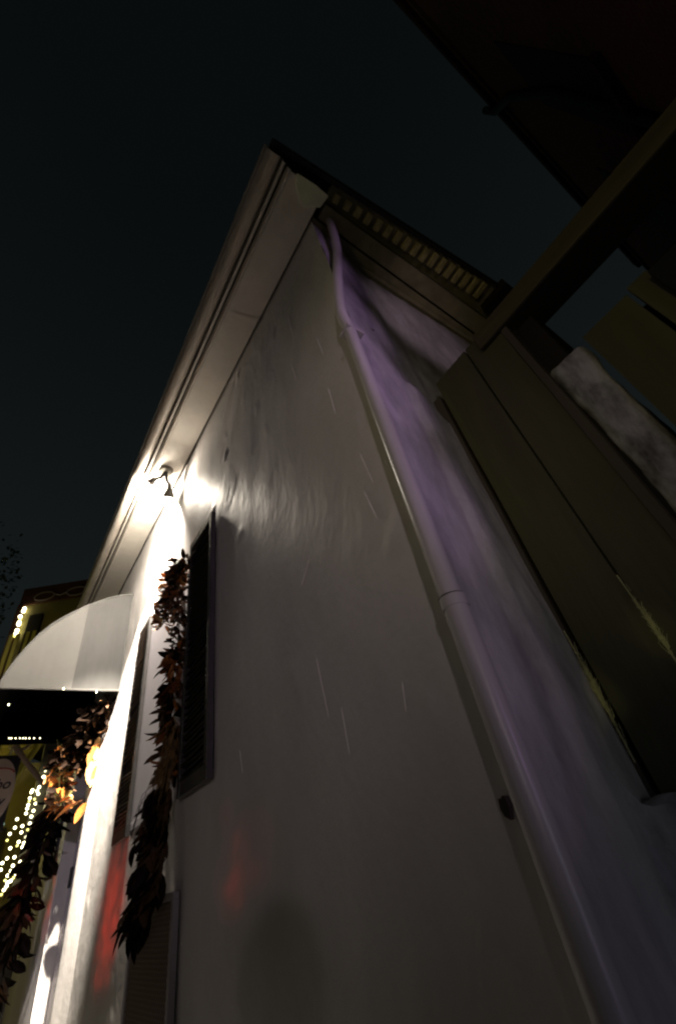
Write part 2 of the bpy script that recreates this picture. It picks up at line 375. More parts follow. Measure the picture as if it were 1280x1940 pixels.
ch.build('wall_chip', M['cornerboard'], house)
sx = MB()  # bright streaks of falling rain, built as pale slivers stuck on the wall
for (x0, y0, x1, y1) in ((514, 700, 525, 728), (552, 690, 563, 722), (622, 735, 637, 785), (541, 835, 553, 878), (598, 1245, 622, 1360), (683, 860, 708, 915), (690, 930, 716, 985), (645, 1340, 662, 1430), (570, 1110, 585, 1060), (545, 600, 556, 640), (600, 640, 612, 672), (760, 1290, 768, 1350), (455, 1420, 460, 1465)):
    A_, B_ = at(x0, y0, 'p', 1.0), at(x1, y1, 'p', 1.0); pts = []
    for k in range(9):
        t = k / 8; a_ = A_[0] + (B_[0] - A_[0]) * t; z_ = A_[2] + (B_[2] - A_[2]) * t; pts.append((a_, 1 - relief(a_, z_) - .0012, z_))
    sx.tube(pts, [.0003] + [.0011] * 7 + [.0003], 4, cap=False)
sx.build('rain_streak', mat('pale_rain_streak', (.92, .88, .82), .35), house, kind='stuff')
# front cornice: profile (p, z offset) swept along a
def sweep(name, prof, m, a0, a1, parent, closed=True, n=10):
    mb = MB()
    for i in range(n):
        u0 = a0 + (a1 - a0) * i / n; u1 = a0 + (a1 - a0) * (i + 1) / n
        L = len(prof)
        for k in range(L if closed else L - 1):
            (p0, h0), (p1, h1) = prof[k], prof[(k + 1) % L]
            mb.quad((u0, p0, zc(u0) + h0), (u1, p0, zc(u1) + h0), (u1, p1, zc(u1) + h1), (u0, p1, zc(u0) + h1))
    if closed:
        for u in (a0, a1): mb.quad(*[(u, p, zc(u) + h) for p, h in prof])
    return mb.build(name, m, parent)
E0 = .47
sweep('soffit', [(.975, 0), (.975, .03), (.70, .03), (.70, 0)], M['trim'], .50, FAR + .2, house)
sweep('soffit_rail', [(.742, -.010), (.742, -.002), (.706, -.002), (.706, -.010)], M['trim'], .50, FAR + .2, house)
sweep('crown_molding', [(.703, .02), (.703, -.014), (.695, -.026), (.684, -.03), (.676, -.018), (.670, -.004), (.670, .03)], M['trim'], .49, FAR + .2, house)
sweep('fascia', [(.655, .005), (.655, .16), (.628, .16), (.628, -.022), (.645, -.022)], M['trim'], .48, FAR + .2, house)
sweep('bed_board', [(1.02, .10), (.62, .10), (.62, .12), (1.02, .12)], M['panel_dark'], .50, FAR + .2, house)
gp = [(.563 + .060 * math.cos(t), .055 - .060 * math.sin(t)) for t in [math.pi * k / 10 for k in range(11)]]
gpi = [(.563 + .052 * math.cos(t), .055 - .052 * math.sin(t)) for t in [math.pi * k / 10 for k in range(10, -1, -1)]]
gprof = [(.623, .075)] + gp + [(.500, .075), (.494, .075), (.494, .083), (.512, .083)] + gpi + [(.614, .075)]
sweep('gutter', gprof, M['gutter'], E0, FAR + .25, house)
pt = MB(); A = [at(*q, 'z', 5.375) for q in ((563, 328), (600, 352), (622, 372), (606, 394), (575, 389), (560, 352))]
pt.quad(*A); pt.quad(*[(a, p, z + .012) for a, p, z in A]); 
for k in range(6):
    q, r_ = A[k], A[(k + 1) % 6]; pt.quad(q, r_, (r_[0], r_[1], r_[2] + .012), (q[0], q[1], q[2] + .012))
pt.build('soffit_patch', M['patch'], house, label='pale greenish patch at the corner of the eave')
# a crooked strip nailed across the soffit
s0 = at(437, 600, 'z', zc(1.6) - .004); s1 = at(490, 609, 'z', zc(1.6) - .004)
MB().tube([s0, ((s0[0] + s1[0]) / 2 + .01, (s0[1] + s1[1]) / 2, s0[2]), s1], .0015, 5).build('soffit_clip', M['white_lamp'], house)
# gable side cornice
def lerp(a, b, t): return a + (b - a) * t
PE = 3.15
def eave(name, A0, A1, zz, m, p0=.99, p1=PE):
    """A0/A1 = (inner a, outer a) near and far"""
    mb = MB()
    mb.hexa([(A0[0], p0, zz[0]), (A0[1], p0, zz[0]), (A0[1], p0, zz[1]), (A0[0], p0, zz[1]), (A1[0], p1, zz[0]), (A1[1], p1, zz[0]), (A1[1], p1, zz[1]), (A1[0], p1, zz[1])])
    return mb.build(name, m, house)
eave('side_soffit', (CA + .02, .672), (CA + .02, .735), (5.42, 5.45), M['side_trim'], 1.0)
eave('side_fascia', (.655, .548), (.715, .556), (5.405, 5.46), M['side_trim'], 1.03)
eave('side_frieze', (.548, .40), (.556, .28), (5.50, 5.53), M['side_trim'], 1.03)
eave('roof_edge', (.46, .425), (.275, .25), (5.47, 5.60), M['roof'], .55)
eave('roof_underside', (.80, .43), (.80, .26), (5.60, 5.63), M['roof'], .55)
dm = None
for i in range(17):
    t = (i + .2) / 17; p = 1.06 + (2.72 - 1.06) * t
    ai = lerp(.520, .465, t); ao = lerp(.455, .315, t)
    mb = MB().hexa([(ai, p, 5.455), (ao, p, 5.465), (ao, p, 5.50), (ai, p, 5.50), (ai, p + .048, 5.455), (ao, p + .048, 5.465), (ao, p + .048, 5.50), (ai, p + .048, 5.50)])
    mb.build('dentil', M['dentil'], house, bevel=.004)
MB().box(.22, .50, 2.80, PE + .02, 5.42, 5.52).build('end_block', M['post'], house)
MB().box(.76, .79, 1.36, 3.05, 5.40, 5.412).build('side_rail', M['side_trim'], house)
# roof slope
rf = MB().hexa([(.44, .55, 5.62), (FAR + .25, .55, 5.98), (FAR + .25, .55, 6.02), (.44, .55, 5.66), (.44, 4.7, 7.8), (FAR + .25, 4.7, 7.8), (FAR + .25, 4.7, 7.86), (.44, 4.7, 7.86)])
rf.build('roof', M['roof'], house)
rf = MB().hexa([(.44, 4.7, 7.8), (FAR + .25, 4.7, 7.8), (FAR + .25, 4.7, 7.86), (.44, 4.7, 7.86), (.44, 8.9, 5.66), (FAR + .25, 8.9, 5.66), (FAR + .25, 8.9, 5.72), (.44, 8.9, 5.72)])
rf.build('roof', M['roof'], house)
gb = MB(); gb.quad((CA + .1, 1, 5.5), (CA + .1, 8.5, 5.5), (CA + .1, 4.7, 7.75)); gb.build('gable_wall', M['stucco_side'], house)
# shutters
def slat_mesh(w, m=None):
    mb = MB(); c, s = math.cos(math.radians(38)), math.sin(math.radians(38)); h, t = .017, .0035
    pts = [(-h * c - t * s, -h * s + t * c), (h * c - t * s, h * s + t * c), (h * c + t * s, h * s - t * c), (-h * c + t * s, -h * s - t * c)]
    # (p, z) profile: outer edge low
    pr = [(x, y) for (x, y) in pts]
    mb.hexa([(-w / 2, x, y) for x, y in pr] + [(w / 2, x, y) for x, y in pr])
    return mb.mesh('slat', m or M['shutter'])
def shutter(a0, a1, z0, z1, p0, p1, gaps=(), m=None):
    st = .045
    f = MB().box(a0, a0 + st, p0, p1, z0, z1).box(a1 - st, a1, p0, p1, z0, z1)
    mid = (z0 + z1) / 2 - .05
    for (u, v) in ((z0, z0 + .08), (z1 - .06, z1)): f.box(a0 + st, a1 - st, p0 + .002, p1 - .002, u, v)
    fo = f.build('shutter', M['shutter_edge'], house, bevel=.003)
    MB().box(a0 + st, a1 - st, p1 - .008, p1 - .004, z0 + .02, z1 - .02).build('shutter_back', M['panel_dark'], fo)
    me = slat_mesh(a1 - a0 - 2 * st, m)
    z = z0 + .10; k = 0
    base = wloc(house)
    while z < z1 - .075:
        if k not in gaps:
            child('slat', me, fo, W((a0 + a1) / 2, (p0 + p1) / 2 - .002, z) - base, (random.uniform(-.08, .08), 0, 0))
        z += .031; k += 1
    for zz in (z0 + .35, z1 - .35):
        MB().box(a1 - .01, a1 + .05, p0 + .006, p0 + .014, zz, zz + .03).build('hinge', M['iron'], fo)
    return fo
s1 = shutter(2.60, 3.10, 2.095, 3.975, .945, .985); s1['label'] = 'dark louvered shutter nearest the corner'
s2 = shutter(4.34, 4.80, 2.08, 3.985, .955, .988, gaps=(13, 14, 15, 29, 30, 44), m=M['slat_lit']); s2['label'] = 'dark louvered shutter with broken slats'
s3 = shutter(8.35, 8.85, 2.2, 3.9, .955, .988, gaps=(5, 20))
# mesh covered vent low on the wall
va0, va1, vz0, vz1 = 3.08, 3.93, .55, 1.64
vf = MB().box(va0, va0 + .035, .955, .99, vz0, vz1).box(va1 - .035, va1, .955, .99, vz0, vz1).box(va0, va1, .955, .988, vz1, vz1 + .035).box(va0, va1, .955, .988, vz0 - .035, vz0)
vfo = vf.build('vent_grille', M['frame_grey'], house, bevel=.003)
MB().box(va0 + .035, va1 - .035, .978, .986, vz0, vz1).build('grille_back', M['panel_dark'], vfo)
gm = MB()
for sgn in (1, -1):
    k = -2.0
    while k < 3.0:
        # line z = vz0 + sgn*(a-c)*1.15
        pts = []
        aA, aB = va0 + .035, va1 - .035
        zA = vz0 + k + sgn * (aA - va0) * 1.15 + (0 if sgn > 0 else .4); zB = vz0 + k + sgn * (aB - va0) * 1.15 + (0 if sgn > 0 else .4)
        def clip(a_, b_):
            (x0, y0), (x1, y1) = a_, b_
            for lim, sg in ((vz0, 1), (vz1, -1)):
                if (y0 - lim) * sg < 0 and (y1 - lim) * sg < 0: return None
                if (y0 - lim) * sg < 0: t = (lim - y0) / (y1 - y0); x0, y0 = x0 + (x1 - x0) * t, lim
                if (y1 - lim) * sg < 0: t = (lim - y0) / (y1 - y0); x1, y1 = x0 + (x1 - x0) * t, lim
            return (x0, y0), (x1, y1)
        c = clip((aA, zA), (aB, zB))
        if c:
            (x0, y0), (x1, y1) = c; w = .0065; pp = .966 + (.004 if sgn > 0 else 0)
            gm.hexa([(x0, pp, y0 - w), (x0, pp, y0 + w), (x1, pp, y1 + w), (x1, pp, y1 - w), (x0, pp + .004, y0 - w), (x0, pp + .004, y0 + w), (x1, pp + .004, y1 + w), (x1, pp + .004, y1 - w)])
        k += .042
gm.build('diamond_mesh', M['mesh'], vfo, kind='stuff')

# ================================================================= DRAINPIPE at the corner
dp = empty('drainpipe', .73, 1.02, .13, 'pale round drainpipe running down the corner of the white house', 'drainpipe')
PA, PP = .682, .932
path = [at(612, 398, 'a', .62), at(626, 425, 'a', .63), at(638, 470, 'a', .64), at(640, 530, 'a', .655), at(646, 590, 'a', .675), (PA, PP, 3.62), (PA, PP, 3.1)]
def smooth_path(P, n=5):
    out = []
    for i in range(len(P) - 1):
        p0 = Vector(P[max(i - 1, 0)]); p1 = Vector(P[i]); p2 = Vector(P[i + 1]); p3 = Vector(P[min(i + 2, len(P) - 1)])
        for k in range(n):
            t = k / n
            out.append(tuple(.5 * ((2 * p1) + (-p0 + p2) * t + (2 * p0 - 5 * p1 + 4 * p2 - p3) * t * t + (-p0 + 3 * p1 - 3 * p2 + p3) * t ** 3)))
    out.append(tuple(P[-1])); return out
MB().tube(smooth_path(path), .030, 20).build('pipe', M['pipe'], dp)
MB().tube([(PA, PP, 3.1), (PA, PP, 2.115)], .032, 24).build('pipe', M['pipe'], dp)
MB().tube([(PA - .002, PP, 2.11), (PA - .002, PP, .18)], .035, 24).build('pipe', M['pipe'], dp)
MB().tube([(PA - .002, PP, 2.118), (PA - .002, PP, 2.085)], .0372, 24).build('pipe_collar', M['pipe'], dp)
MB().tube([(PA, PP, 2.1225), (PA, PP, 2.1185)], .0362, 24).build('joint_line', M['cornerboard'], dp)
MB().box(PA - .03, PA + .045, PP - .038, 1.0, 3.60, 3.615).build('strap', M['pipe'], dp, bevel=.003)

# conduit high on the side wall
cb = empty('wall_cable', .78, 1.4, 5.5, 'thin black cable ending in an insulator below the side eave', 'cable')
MB().tube([(.775, 1.43, 5.56), (.772, 1.9, 5.585), (.768, 2.5, 5.65), (.765, 3.1, 5.70)], .008, 6).build('cable', M['black'], cb)
MB().tube([(.775, 1.37, 5.545), (.775, 1.45, 5.57)], .024, 10).build('insulator', M['black'], cb)
nl = MB().tube([(.775, 1.18, 4.02), (.745, 1.20, 4.0), (.74, 1.23, 3.98)], .010, 6); tag(nl.build('wall_hook', M['iron']), 'small iron hook in the side wall beside the drainpipe', 'hook')

# ================================================================= GATE between the houses
pier = MB()
def rough_box(name, m, a0, a1, p0, p1, z0, z1, parent=None, seed=0, amp=.012, step=.04, r=.03, label=None, cat=None):
    """plastered block with worn, rounded arrises"""
    bm = bmesh.new(); 
    nx, ny, nz_ = max(2, int((a1 - a0) / step)), max(2, int((p1 - p0) / step)), max(2, int((z1 - z0) / step))
    vs = {}
    def V(i, j, k):
        if (i, j, k) in vs: return vs[i, j, k]
        a = a0 + (a1 - a0) * i / nx; p = p0 + (p1 - p0) * j / ny; z = z0 + (z1 - z0) * k / nz_
        # round
        ca = min(max(a, a0 + r), a1 - r); cp = min(max(p, p0 + r), p1 - r); cz = min(z, z1 - r)
        d = Vector((a - ca, p - cp, z - cz))
        if d.length > 1e-6:
            q = d.normalized() * min(d.length, r)
            a, p, z = ca + q.x, cp + q.y, cz + q.z
            nrm = q.normalized()
            dd = noise.noise(Vector((a * 5 + seed, p * 5, z * 3))) * amp + noise.noise(Vector((a * 17 + seed, p * 17, z * 9))) * amp * .4
            a += nrm.x * dd; p += nrm.y * dd; z += nrm.z * dd
        v = bm.verts.new(W(a, p, z)); vs[i, j, k] = v; return v
    def face(*q):
        try: bm.faces.new([V(*c) for c in q])
        except ValueError: pass
    for i in range(nx):
        for j in range(ny):
            face((i, j, nz_), (i + 1, j, nz_), (i + 1, j + 1, nz_), (i, j + 1, nz_)); face((i, j, 0), (i + 1, j, 0), (i + 1, j + 1, 0), (i, j + 1, 0))
    for i in range(nx):
        for k in range(nz_):
            for j in (0, ny): face((i, j, k), (i + 1, j, k), (i + 1, j, k + 1), (i, j, k + 1))
    for j in range(ny):
        for k in range(nz_):
            for i in (0, nx): face((i, j, k), (i, j + 1, k), (i, j + 1, k + 1), (i, j, k + 1))
    bmesh.ops.recalc_face_normals(bm, faces=bm.faces)
    base = wloc(parent) if parent else W((a0 + a1) / 2, (p0 + p1) / 2, z0)
    for v in bm.verts: v.co -= base
    me = bpy.data.meshes.new(name); bm.to_mesh(me); bm.free(); me.materials.append(m)
    for q in me.polygons: q.use_smooth = True
    o = bpy.data.objects.new(name, me); COL.objects.link(o); o.parent = parent
    if not parent: o.location = base
    if label: tag(o, label, cat)
    return o
lw = rough_box('low_wall', M['lowwall'], -1.2, .80, 1.50, 1.90, .13, 1.60, seed=9, amp=.03, r=.05, label='rough low plaster wall under the wooden gate boards', cat='wall')
# flare where the low wall runs into the house wall
fl = MB()
def FQ(t, z):
    rr = .03 + .20 * (1 - sstep(z, 1.45, 2.05)) + .10 * max(0, 1.45 - z)
    if z > 1.60: rr = max(rr * (1 - .6 * sstep(z, 1.6, 1.9)), .02)
    th = t * math.pi / 2
    a = .80 - rr * (1 - math.cos(th)); p = 1.50 - rr * (1 - math.sin(th))
    d = noise.noise(Vector((a * 7, p * 7, z * 2.5))) * .014 + noise.noise(Vector((a * 3, p * 3, z * 9))) * .006
    return (a - d * .7, p - d * .7, z)
for i in range(14):
    for j in range(40):
        t0, t1 = i / 14, (i + 1) / 14
        z0, z1 = .13 + 1.86 * j / 40, .13 + 1.86 * (j + 1) / 40
        tp = lambda t, z: min(z, 1.99 - .40 * min(1, t * 1.7))
        fl.quad(FQ(t0, tp(t0, z0)), FQ(t1, tp(t1, z0)), FQ(t1, tp(t1, z1)), FQ(t0, tp(t0, z1)))
fl.smooth = True
fo = fl.build('wall_flare', M['lowwall'], lw)
# house-side gate leaf
gate = empty('wooden_gate', .4, 1.67, 1.6, 'tall olive board gate with a long beam above it, beside the white house wall', 'gate')
def plank(a0, a1, z0, z1, m, p0=1.65, p1=1.685, tilt=0, parent=gate, name='plank'):
    n = 14; mb = MB()
    for k in range(n):
        u, v = z0 + (z1 - z0) * k / n, z0 + (z1 - z0) * (k + 1) / n
        def e(z, s): return noise.noise(Vector((z * 1.3, s, a0 * 9))) * .0035
        c = lambda z: [(a0 + e(z, 1), p0 + e(z, 3) + tilt, z), (a1 + e(z, 2), p0 + e(z, 4), z), (a1 + e(z, 2), p1, z), (a0 + e(z, 1), p1, z)]
        A_, B_ = c(u), c(v)
        for q in range(4): mb.quad(A_[q], A_[(q + 1) % 4], B_[(q + 1) % 4], B_[q])
        if k == 0: mb.quad(*A_)
        if k == n - 1: mb.quad(*B_)
    return mb.build(name, m, parent)
plank(.775, .825, 1.60, 3.64, M['plank2'], 1.655, 1.70)
plank(.508, .752, 1.58, 3.735, M['plank'])
plank(.300, .500, 1.58, 3.735, M['plank'])
plank(.262, .297, 1.58, 3.60, M['plank2'], 1.64, 1.69)
MB().box(.25, .80, 1.70, 1.73, 1.6, 3.60).build('backing_board', M['post'], gate)
MB().box(-1.2, .425, 1.62, 1.84, 3.605, 3.735).build('beam', M['beam'], gate, bevel=.006)
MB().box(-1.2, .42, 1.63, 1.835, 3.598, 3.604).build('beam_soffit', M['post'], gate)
MB().box(.16, .258, 1.72, 1.80, 1.6, 3.60).build('gate_post', M['post'], gate)
rough_box('gate_pier', M['pier'], .095, .262, 1.685, 1.85, 1.55, 3.20, seed=21, amp=.03, step=.022, label='cracked whitish plaster pier between the two runs of gate boards', cat='pier')
fence = empty('board_fence', -.5, 1.67, 1.6, 'lower dark board fence right of the cracked plaster pier', 'fence')
for (u0, u1, zt) in ((-.135, .070, 3.165), (-.232, -.152, 3.19), (-.44, -.262, 3.17), (-.66, -.455, 3.15), (-.88, -.67, 3.17), (-1.19, -.89, 3.16)):
    plank(u0, u1, 1.58, zt, M['plank'], parent=fence)
MB().box(-1.19, .06, 1.70, 1.73, 1.6, 3.10).build('backing_board', M['post'], fence)
MB().box(-.33, -.225, 1.60, 1.64, 2.9, 3.13).build('latch_plate', M['black'], fence)
# frayed fibres on the boards; their pale colour stands for streaks of reflected light
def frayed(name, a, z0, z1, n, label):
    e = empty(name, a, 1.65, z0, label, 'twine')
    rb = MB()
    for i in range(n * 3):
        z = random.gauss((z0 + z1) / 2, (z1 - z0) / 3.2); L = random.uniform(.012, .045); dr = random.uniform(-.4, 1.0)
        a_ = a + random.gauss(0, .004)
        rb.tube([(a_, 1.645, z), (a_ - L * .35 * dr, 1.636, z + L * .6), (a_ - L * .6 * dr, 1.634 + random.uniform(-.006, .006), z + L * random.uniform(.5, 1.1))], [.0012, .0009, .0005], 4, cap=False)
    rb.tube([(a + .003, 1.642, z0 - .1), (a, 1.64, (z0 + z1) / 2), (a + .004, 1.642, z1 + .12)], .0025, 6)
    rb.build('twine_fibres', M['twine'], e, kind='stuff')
frayed('glint_fibres', .770, 1.80, 2.02, 60, 'frayed pale fibres with painted light streaks in the dark gap beside the widest gate board')
frayed('glint_fibres', .500, 1.93, 2.1, 40, 'frayed pale fibres with painted light streaks further right between two gate boards')
for ta, tz in ((.768, 1.90), (.50, 2.0)): light('fibre_spot_fill', 'SPOT', (.2, .55, .9), (ta, 1.64, tz), 7, (1.0, .90, .45), shadow_soft_size=.02, spot_size=math.radians(6), spot_blend=1.0)  # added small spots that brighten the fibres

# ================================================================= NEIGHBOUR on the right
nb = empty('brick_neighbour', -5, 4, 0, 'tall dark red brick building on the right across the gap, mostly in darkness', 'building')
MB().box(-9, -1.2, 1.0, 8.15, 0, 9.7).build('wall', M['brick'], nb)
MB().box(-9.1, -1.13, .9, 8.25, 9.7, 9.9).build('coping', M['redbrown'], nb, bevel=.02)
MB().box(-9.0, -1.16, 1.0, 8.15, 9.35, 9.45).build('string_course', M['brick'], nb)
d0 = at(950, 220, 'a', -1.1); d1 = at(1180, 300, 'a', -1.15)
MB().tube([(-1.08, 3.75, 9.98), (-1.1, 3.72, 9.6), (-1.15, 3.3, 8.6), (-1.16, 2.9, 7.0), (-1.16, 2.9, .2)], .05, 10).build('downspout', M['black'], nb)
for k in range(3):
    w_ = MB().box(-1.215, -1.19, 2.4 + k * 2.0, 3.3 + k * 2.0, 5.8, 7.7).build('window', M['panel_dark'], nb)
    MB().box(-1.21, -1.13, 2.32 + k * 2, 3.38 + k * 2, 5.68, 5.78).build('sill', M['redbrown'], w_)

# ================================================================= FLOODLIGHT under the soffit
M['fix'] = mat('weathered_fixture', (.10, .09, .07), .5)
fx = empty('floodlight', 3.76, .80, 5.49, 'small twin-head floodlight under the soffit above the near shutter, glaring', 'floodlight')
ZL = zc(3.75)
B0 = (3.76, .815, ZL)
MB().tube([(3.76, .815, ZL), (3.76, .815, ZL - .045)], [.085, .07], 16).build('base', M['fix'], fx)
MB().tube([(3.76, .820, ZL - .04), (3.79, .842, ZL - .14), (3.745, .865, ZL - .23)], .019, 8).build('arm', M['iron'], fx)
MB().tube([(3.76, .81, ZL - .04), (3.78, .775, ZL - .12), (3.79, .72, ZL - .15)], .018, 8).build('arm', M['iron'], fx)
MB().tube([(3.74, .868, ZL - .22), (3.77, .878, ZL - .27), (3.80, .885, ZL - .31), (3.83, .89, ZL - .345)], [.022, .026, .055, .075], 16, cap=False).build('lamp_head', M['fix'], fx)
MB().sphere((3.82, .887, ZL - .325), .036, 10, 8).build('bulb', M['bulb'], fx)
MB().tube([(3.785, .735, ZL - .145), (3.80, .71, ZL - .155), (3.86, .69, ZL - .16)], [.018, .028, .045], 12, cap=False).build('lamp_head', M['fix'], fx)
WARM = (1.0, .90, .76)
light('floodlight_beam', 'SPOT', (3.85, .895, ZL - .37), (5.5, 1.12, ZL - 2.9), 1500, WARM, shadow_soft_size=.03, spot_size=math.radians(136), spot_blend=.6)
light('floodlight_beam', 'SPOT', (3.90, .69, ZL - .58), (6.35, 1.0, 2.0), 9000, WARM, shadow_soft_size=.03, spot_size=math.radians(42), spot_blend=1.0)
light('floodlight_beam', 'SPOT', (3.93, .70, ZL - .26), (5.2, .85, ZL + .10), 300, WARM, shadow_soft_size=.03, spot_size=math.radians(160), spot_blend=.9)
light('floodlight_spill', 'POINT', (3.93, .72, ZL - .13), None, 26, WARM, shadow_soft_size=.035)
light('floodlight_spill', 'SPOT', (3.68, .84, ZL - .26), (1.6, 1.0, 4.25), 48, (1.0, .88, .72), shadow_soft_size=.03, spot_size=math.radians(120), spot_blend=1.0)

# ================================================================= AWNING
aw = empty('awning', 6.6, .4, 3.6, 'grey quarter-round canvas awning with a dark inside over the door', 'awning')
PROF = [(1.0, 4.95), (.86, 4.91), (.74, 4.86), (.62, 4.79), (.50, 4.715), (.38, 4.62), (.26, 4.515), (.158, 4.41), (.06, 4.27), (-.02, 4.12), (-.09, 3.96), (-.14, 3.81), (-.175, 3.66)]
AA, AB = 5.68, 7.55
n_ = 16
mb = MB(); mb.smooth = True
for k in range(len(PROF) - 1):
    (p0, z0), (p1, z1) = PROF[k], PROF[k + 1]
    mb.quad((AA, p0, z0), (AB, p0, z0), (AB, p1, z1), (AA, p1, z1))
mb.build('canvas_top', M['awning'], aw)
def endpanel(a, flip):
    # split at the shadow edge: the part by the wall is painted darker
    for nm, sel, m_ in (('end_panel', lambda p: p >= .48, M['awning_shaded']), ('end_panel', lambda p: p <= .50, M['awning'])):
        e = MB(); e.smooth = False
        pts = [q for q in PROF if sel(q[0])]
        NZ = 10
        for k in range(len(pts) - 1):
            (p0, z0), (p1, z1) = pts[k], pts[k + 1]
            for j in range(NZ):
                f0, f1 = j / NZ, (j + 1) / NZ
                zz = lambda z, f: 3.66 + (z - 3.66) * f
                bl = lambda p, z: a + .012 * math.sin((p + .2) * 6) * math.sin((z - 3.6) * 2.4)
                c = [(p0, zz(z0, f0)), (p1, zz(z1, f0)), (p1, zz(z1, f1)), (p0, zz(z0, f1))]
                e.quad(*[(bl(p, z), p, z) for p, z in c])
        e.smooth = True
        e.build(nm, m_, aw)
endpanel(AA, 1); endpanel(AB, -1)
MB().tube([(AA, p, z) for p, z in PROF], .012, 6).build('frame_rib', M['awning'], aw)
MB().tube([(AA - .005, 1.0, 3.655), (AA - .005, -.175, 3.655)], .012, 6).build('frame_rib', M['awning'], aw)
MB().box(AA + .02, AB, -.170, -.164, 3.62, 3.70).build('front_hem', M['inside_shade'], aw)
MB().box(AB - .03, AB - .02, -.14, 1.0, 3.60, 4.0).build('shade_lining', M['inside_shade'], aw)
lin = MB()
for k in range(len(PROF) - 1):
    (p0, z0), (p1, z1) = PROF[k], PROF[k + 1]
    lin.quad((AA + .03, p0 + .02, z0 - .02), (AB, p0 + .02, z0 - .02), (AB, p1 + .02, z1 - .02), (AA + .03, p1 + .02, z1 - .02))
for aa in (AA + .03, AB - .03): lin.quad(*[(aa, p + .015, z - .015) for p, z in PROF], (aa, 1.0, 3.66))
lin.build('shade_lining', M['inside_shade'], aw)

# drops of rain hanging on the awning hem
for i, (x, y) in enumerate(((18, 1399), (22, 1399), (30, 1399), (38, 1399), (44, 1399), (49, 1399), (56, 1399), (65, 1399), (76, 1399), (88, 1399))):
    a_, p_, z_ = at(x, y, 'a', AB - .02)
    if i == 0:
        lsr = empty('light_string', AB, .3, 3.58, 'short row of tiny white lights along the dark far hem of the awning', 'string lights')
    MB().sphere((a_, p_, z_), .013 if i < 9 else .007, 8, 6).build('bulb', M['fairy'], lsr)
MB().tube([(AB - .018, -.05, z_ + .012), (AB - .018, .6, z_ + .012)], .004, 5).build('wire', M['wire'], lsr)
for x, y, r, lb in ((183, 1311, .006, 'bright raindrop at the hem of the awning nearest the white wall'), (17, 1335, .006, 'lone raindrop with a painted glint before the dark inside of the awning'), (121, 1305, .007, 'raindrop with a painted glint on the grey awning hem below the painted shade edge')):
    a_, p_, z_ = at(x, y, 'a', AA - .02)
    tag(MB().sphere((a_, p_, z_), r, 8, 6, 1.6).build('water_drop', M['fairy']), lb, 'drop', 'raindrops on the awning')  # the glint on each drop is painted as glow, using the bulb material

# ================================================================= LEAVES AND GARLANDS
def leaf_mesh(kind, m):
    """a leaf 1 unit long along +X, cupped, with a midrib"""
    if kind == 'magnolia': prof = [(0, .0), (.12, .11), (.35, .19), (.6, .20), (.82, .13), (1, 0)]; cup, bend = .10, .18
    elif kind == 'oak': prof = [(0, .02), (.12, .10), (.22, .06), (.36, .24), (.46, .14), (.6, .30), (.70, .15), (.84, .17), (1, 0)]; cup, bend = .12, .25
    else: prof = [(0, .01), (.15, .05), (.4, .085), (.7, .08), (.88, .05), (1, 0)]; cup, bend = .04, .30
    v, f = [], []
    for i, (x, w) in enumerate(prof):
        zb = -bend * x * x
        v += [(x, -w, zb + cup * (w * 4) ** 1), (x, 0, zb), (x, w, zb + cup * (w * 4))]
    for i in range(len(prof) - 1):
        q = i * 3; f += [(q, q + 3, q + 4, q + 1), (q + 1, q + 4, q + 5, q + 2)]
    me = bpy.data.meshes.new('leaf'); me.from_pydata(v, [], f); me.materials.append(m)
    for q in me.polygons: q.use_smooth = True
    return me
LM = {(k, i): leaf_mesh(k, LEAF[i]) for k in ('magnolia', 'oak', 'long') for i in range(6)}
def put_leaf(parent, pos, direction, size, kind, mi, roll=None):
    d = Vector((direction[1], direction[0], direction[2])).normalized()
    q = d.to_track_quat('X', 'Z'); q = q @ Matrix.Rotation(roll if roll is not None else random.uniform(0, 6.28), 3, 'X').to_quaternion()
    o = child('leaf', LM[kind, mi], parent, W(*pos) - wloc(parent), None, (size, size * random.uniform(.8, 1.2), size))
    o.rotation_euler = q.to_euler(); return o
def garland(parent, path, count, spread, size, kinds, mats, down=.4, out=.5, stem=True, along=0):
    P = smooth_path(path, 8)
    if stem:
        MB().tube(P, .012, 6).build('stem', LEAF[5], parent)
    for i in range(count):
        t = random.random() * (len(P) - 1.001); k = int(t); f = t - k
        c = [P[k][j] + (P[k + 1][j] - P[k][j]) * f for j in range(3)]
        th = random.uniform(0, 6.28); r = spread * (random.random() ** .6)
        c[0] += r * math.cos(th); c[1] += r * math.sin(th) * .8; c[1] = min(c[1], .965)
        d = (math.cos(th) + random.uniform(-.5, .5), math.sin(th) * .8 - out + random.uniform(-.5, .5), random.uniform(-.7, .6) - down)
        put_leaf(parent, c, d, size * random.uniform(.7, 1.3), random.choice(kinds), random.choice(mats))
gw = empty('window_garland', 3.35, .9, 1.5, 'hanging garland of dry autumn leaves beside the near shutter of the window', 'garland')
GA = 3.22
def gpath(pix, p=.92): return [at(x, y, 'p', p) for x, y in pix]
garland(gw, gpath([(350, 1062), (343, 1085), (334, 1108), (328, 1135), (322, 1165)]), 230, .055, .085, ['oak', 'magnolia'], [1, 2, 2, 5, 5, 0, 4], .2, .2)
garland(gw, gpath([(326, 1098), (318, 1125), (313, 1150), (308, 1185)], .90), 100, .045, .08, ['oak', 'magnolia'], [1, 2, 5, 0, 3, 0], .2, .3, stem=False)
garland(gw, gpath([(343, 1110), (340, 1150), (338, 1200), (336, 1240)], .93), 120, .035, .08, ['oak', 'magnolia'], [1, 2, 5, 2, 0], .3, .1, stem=False)
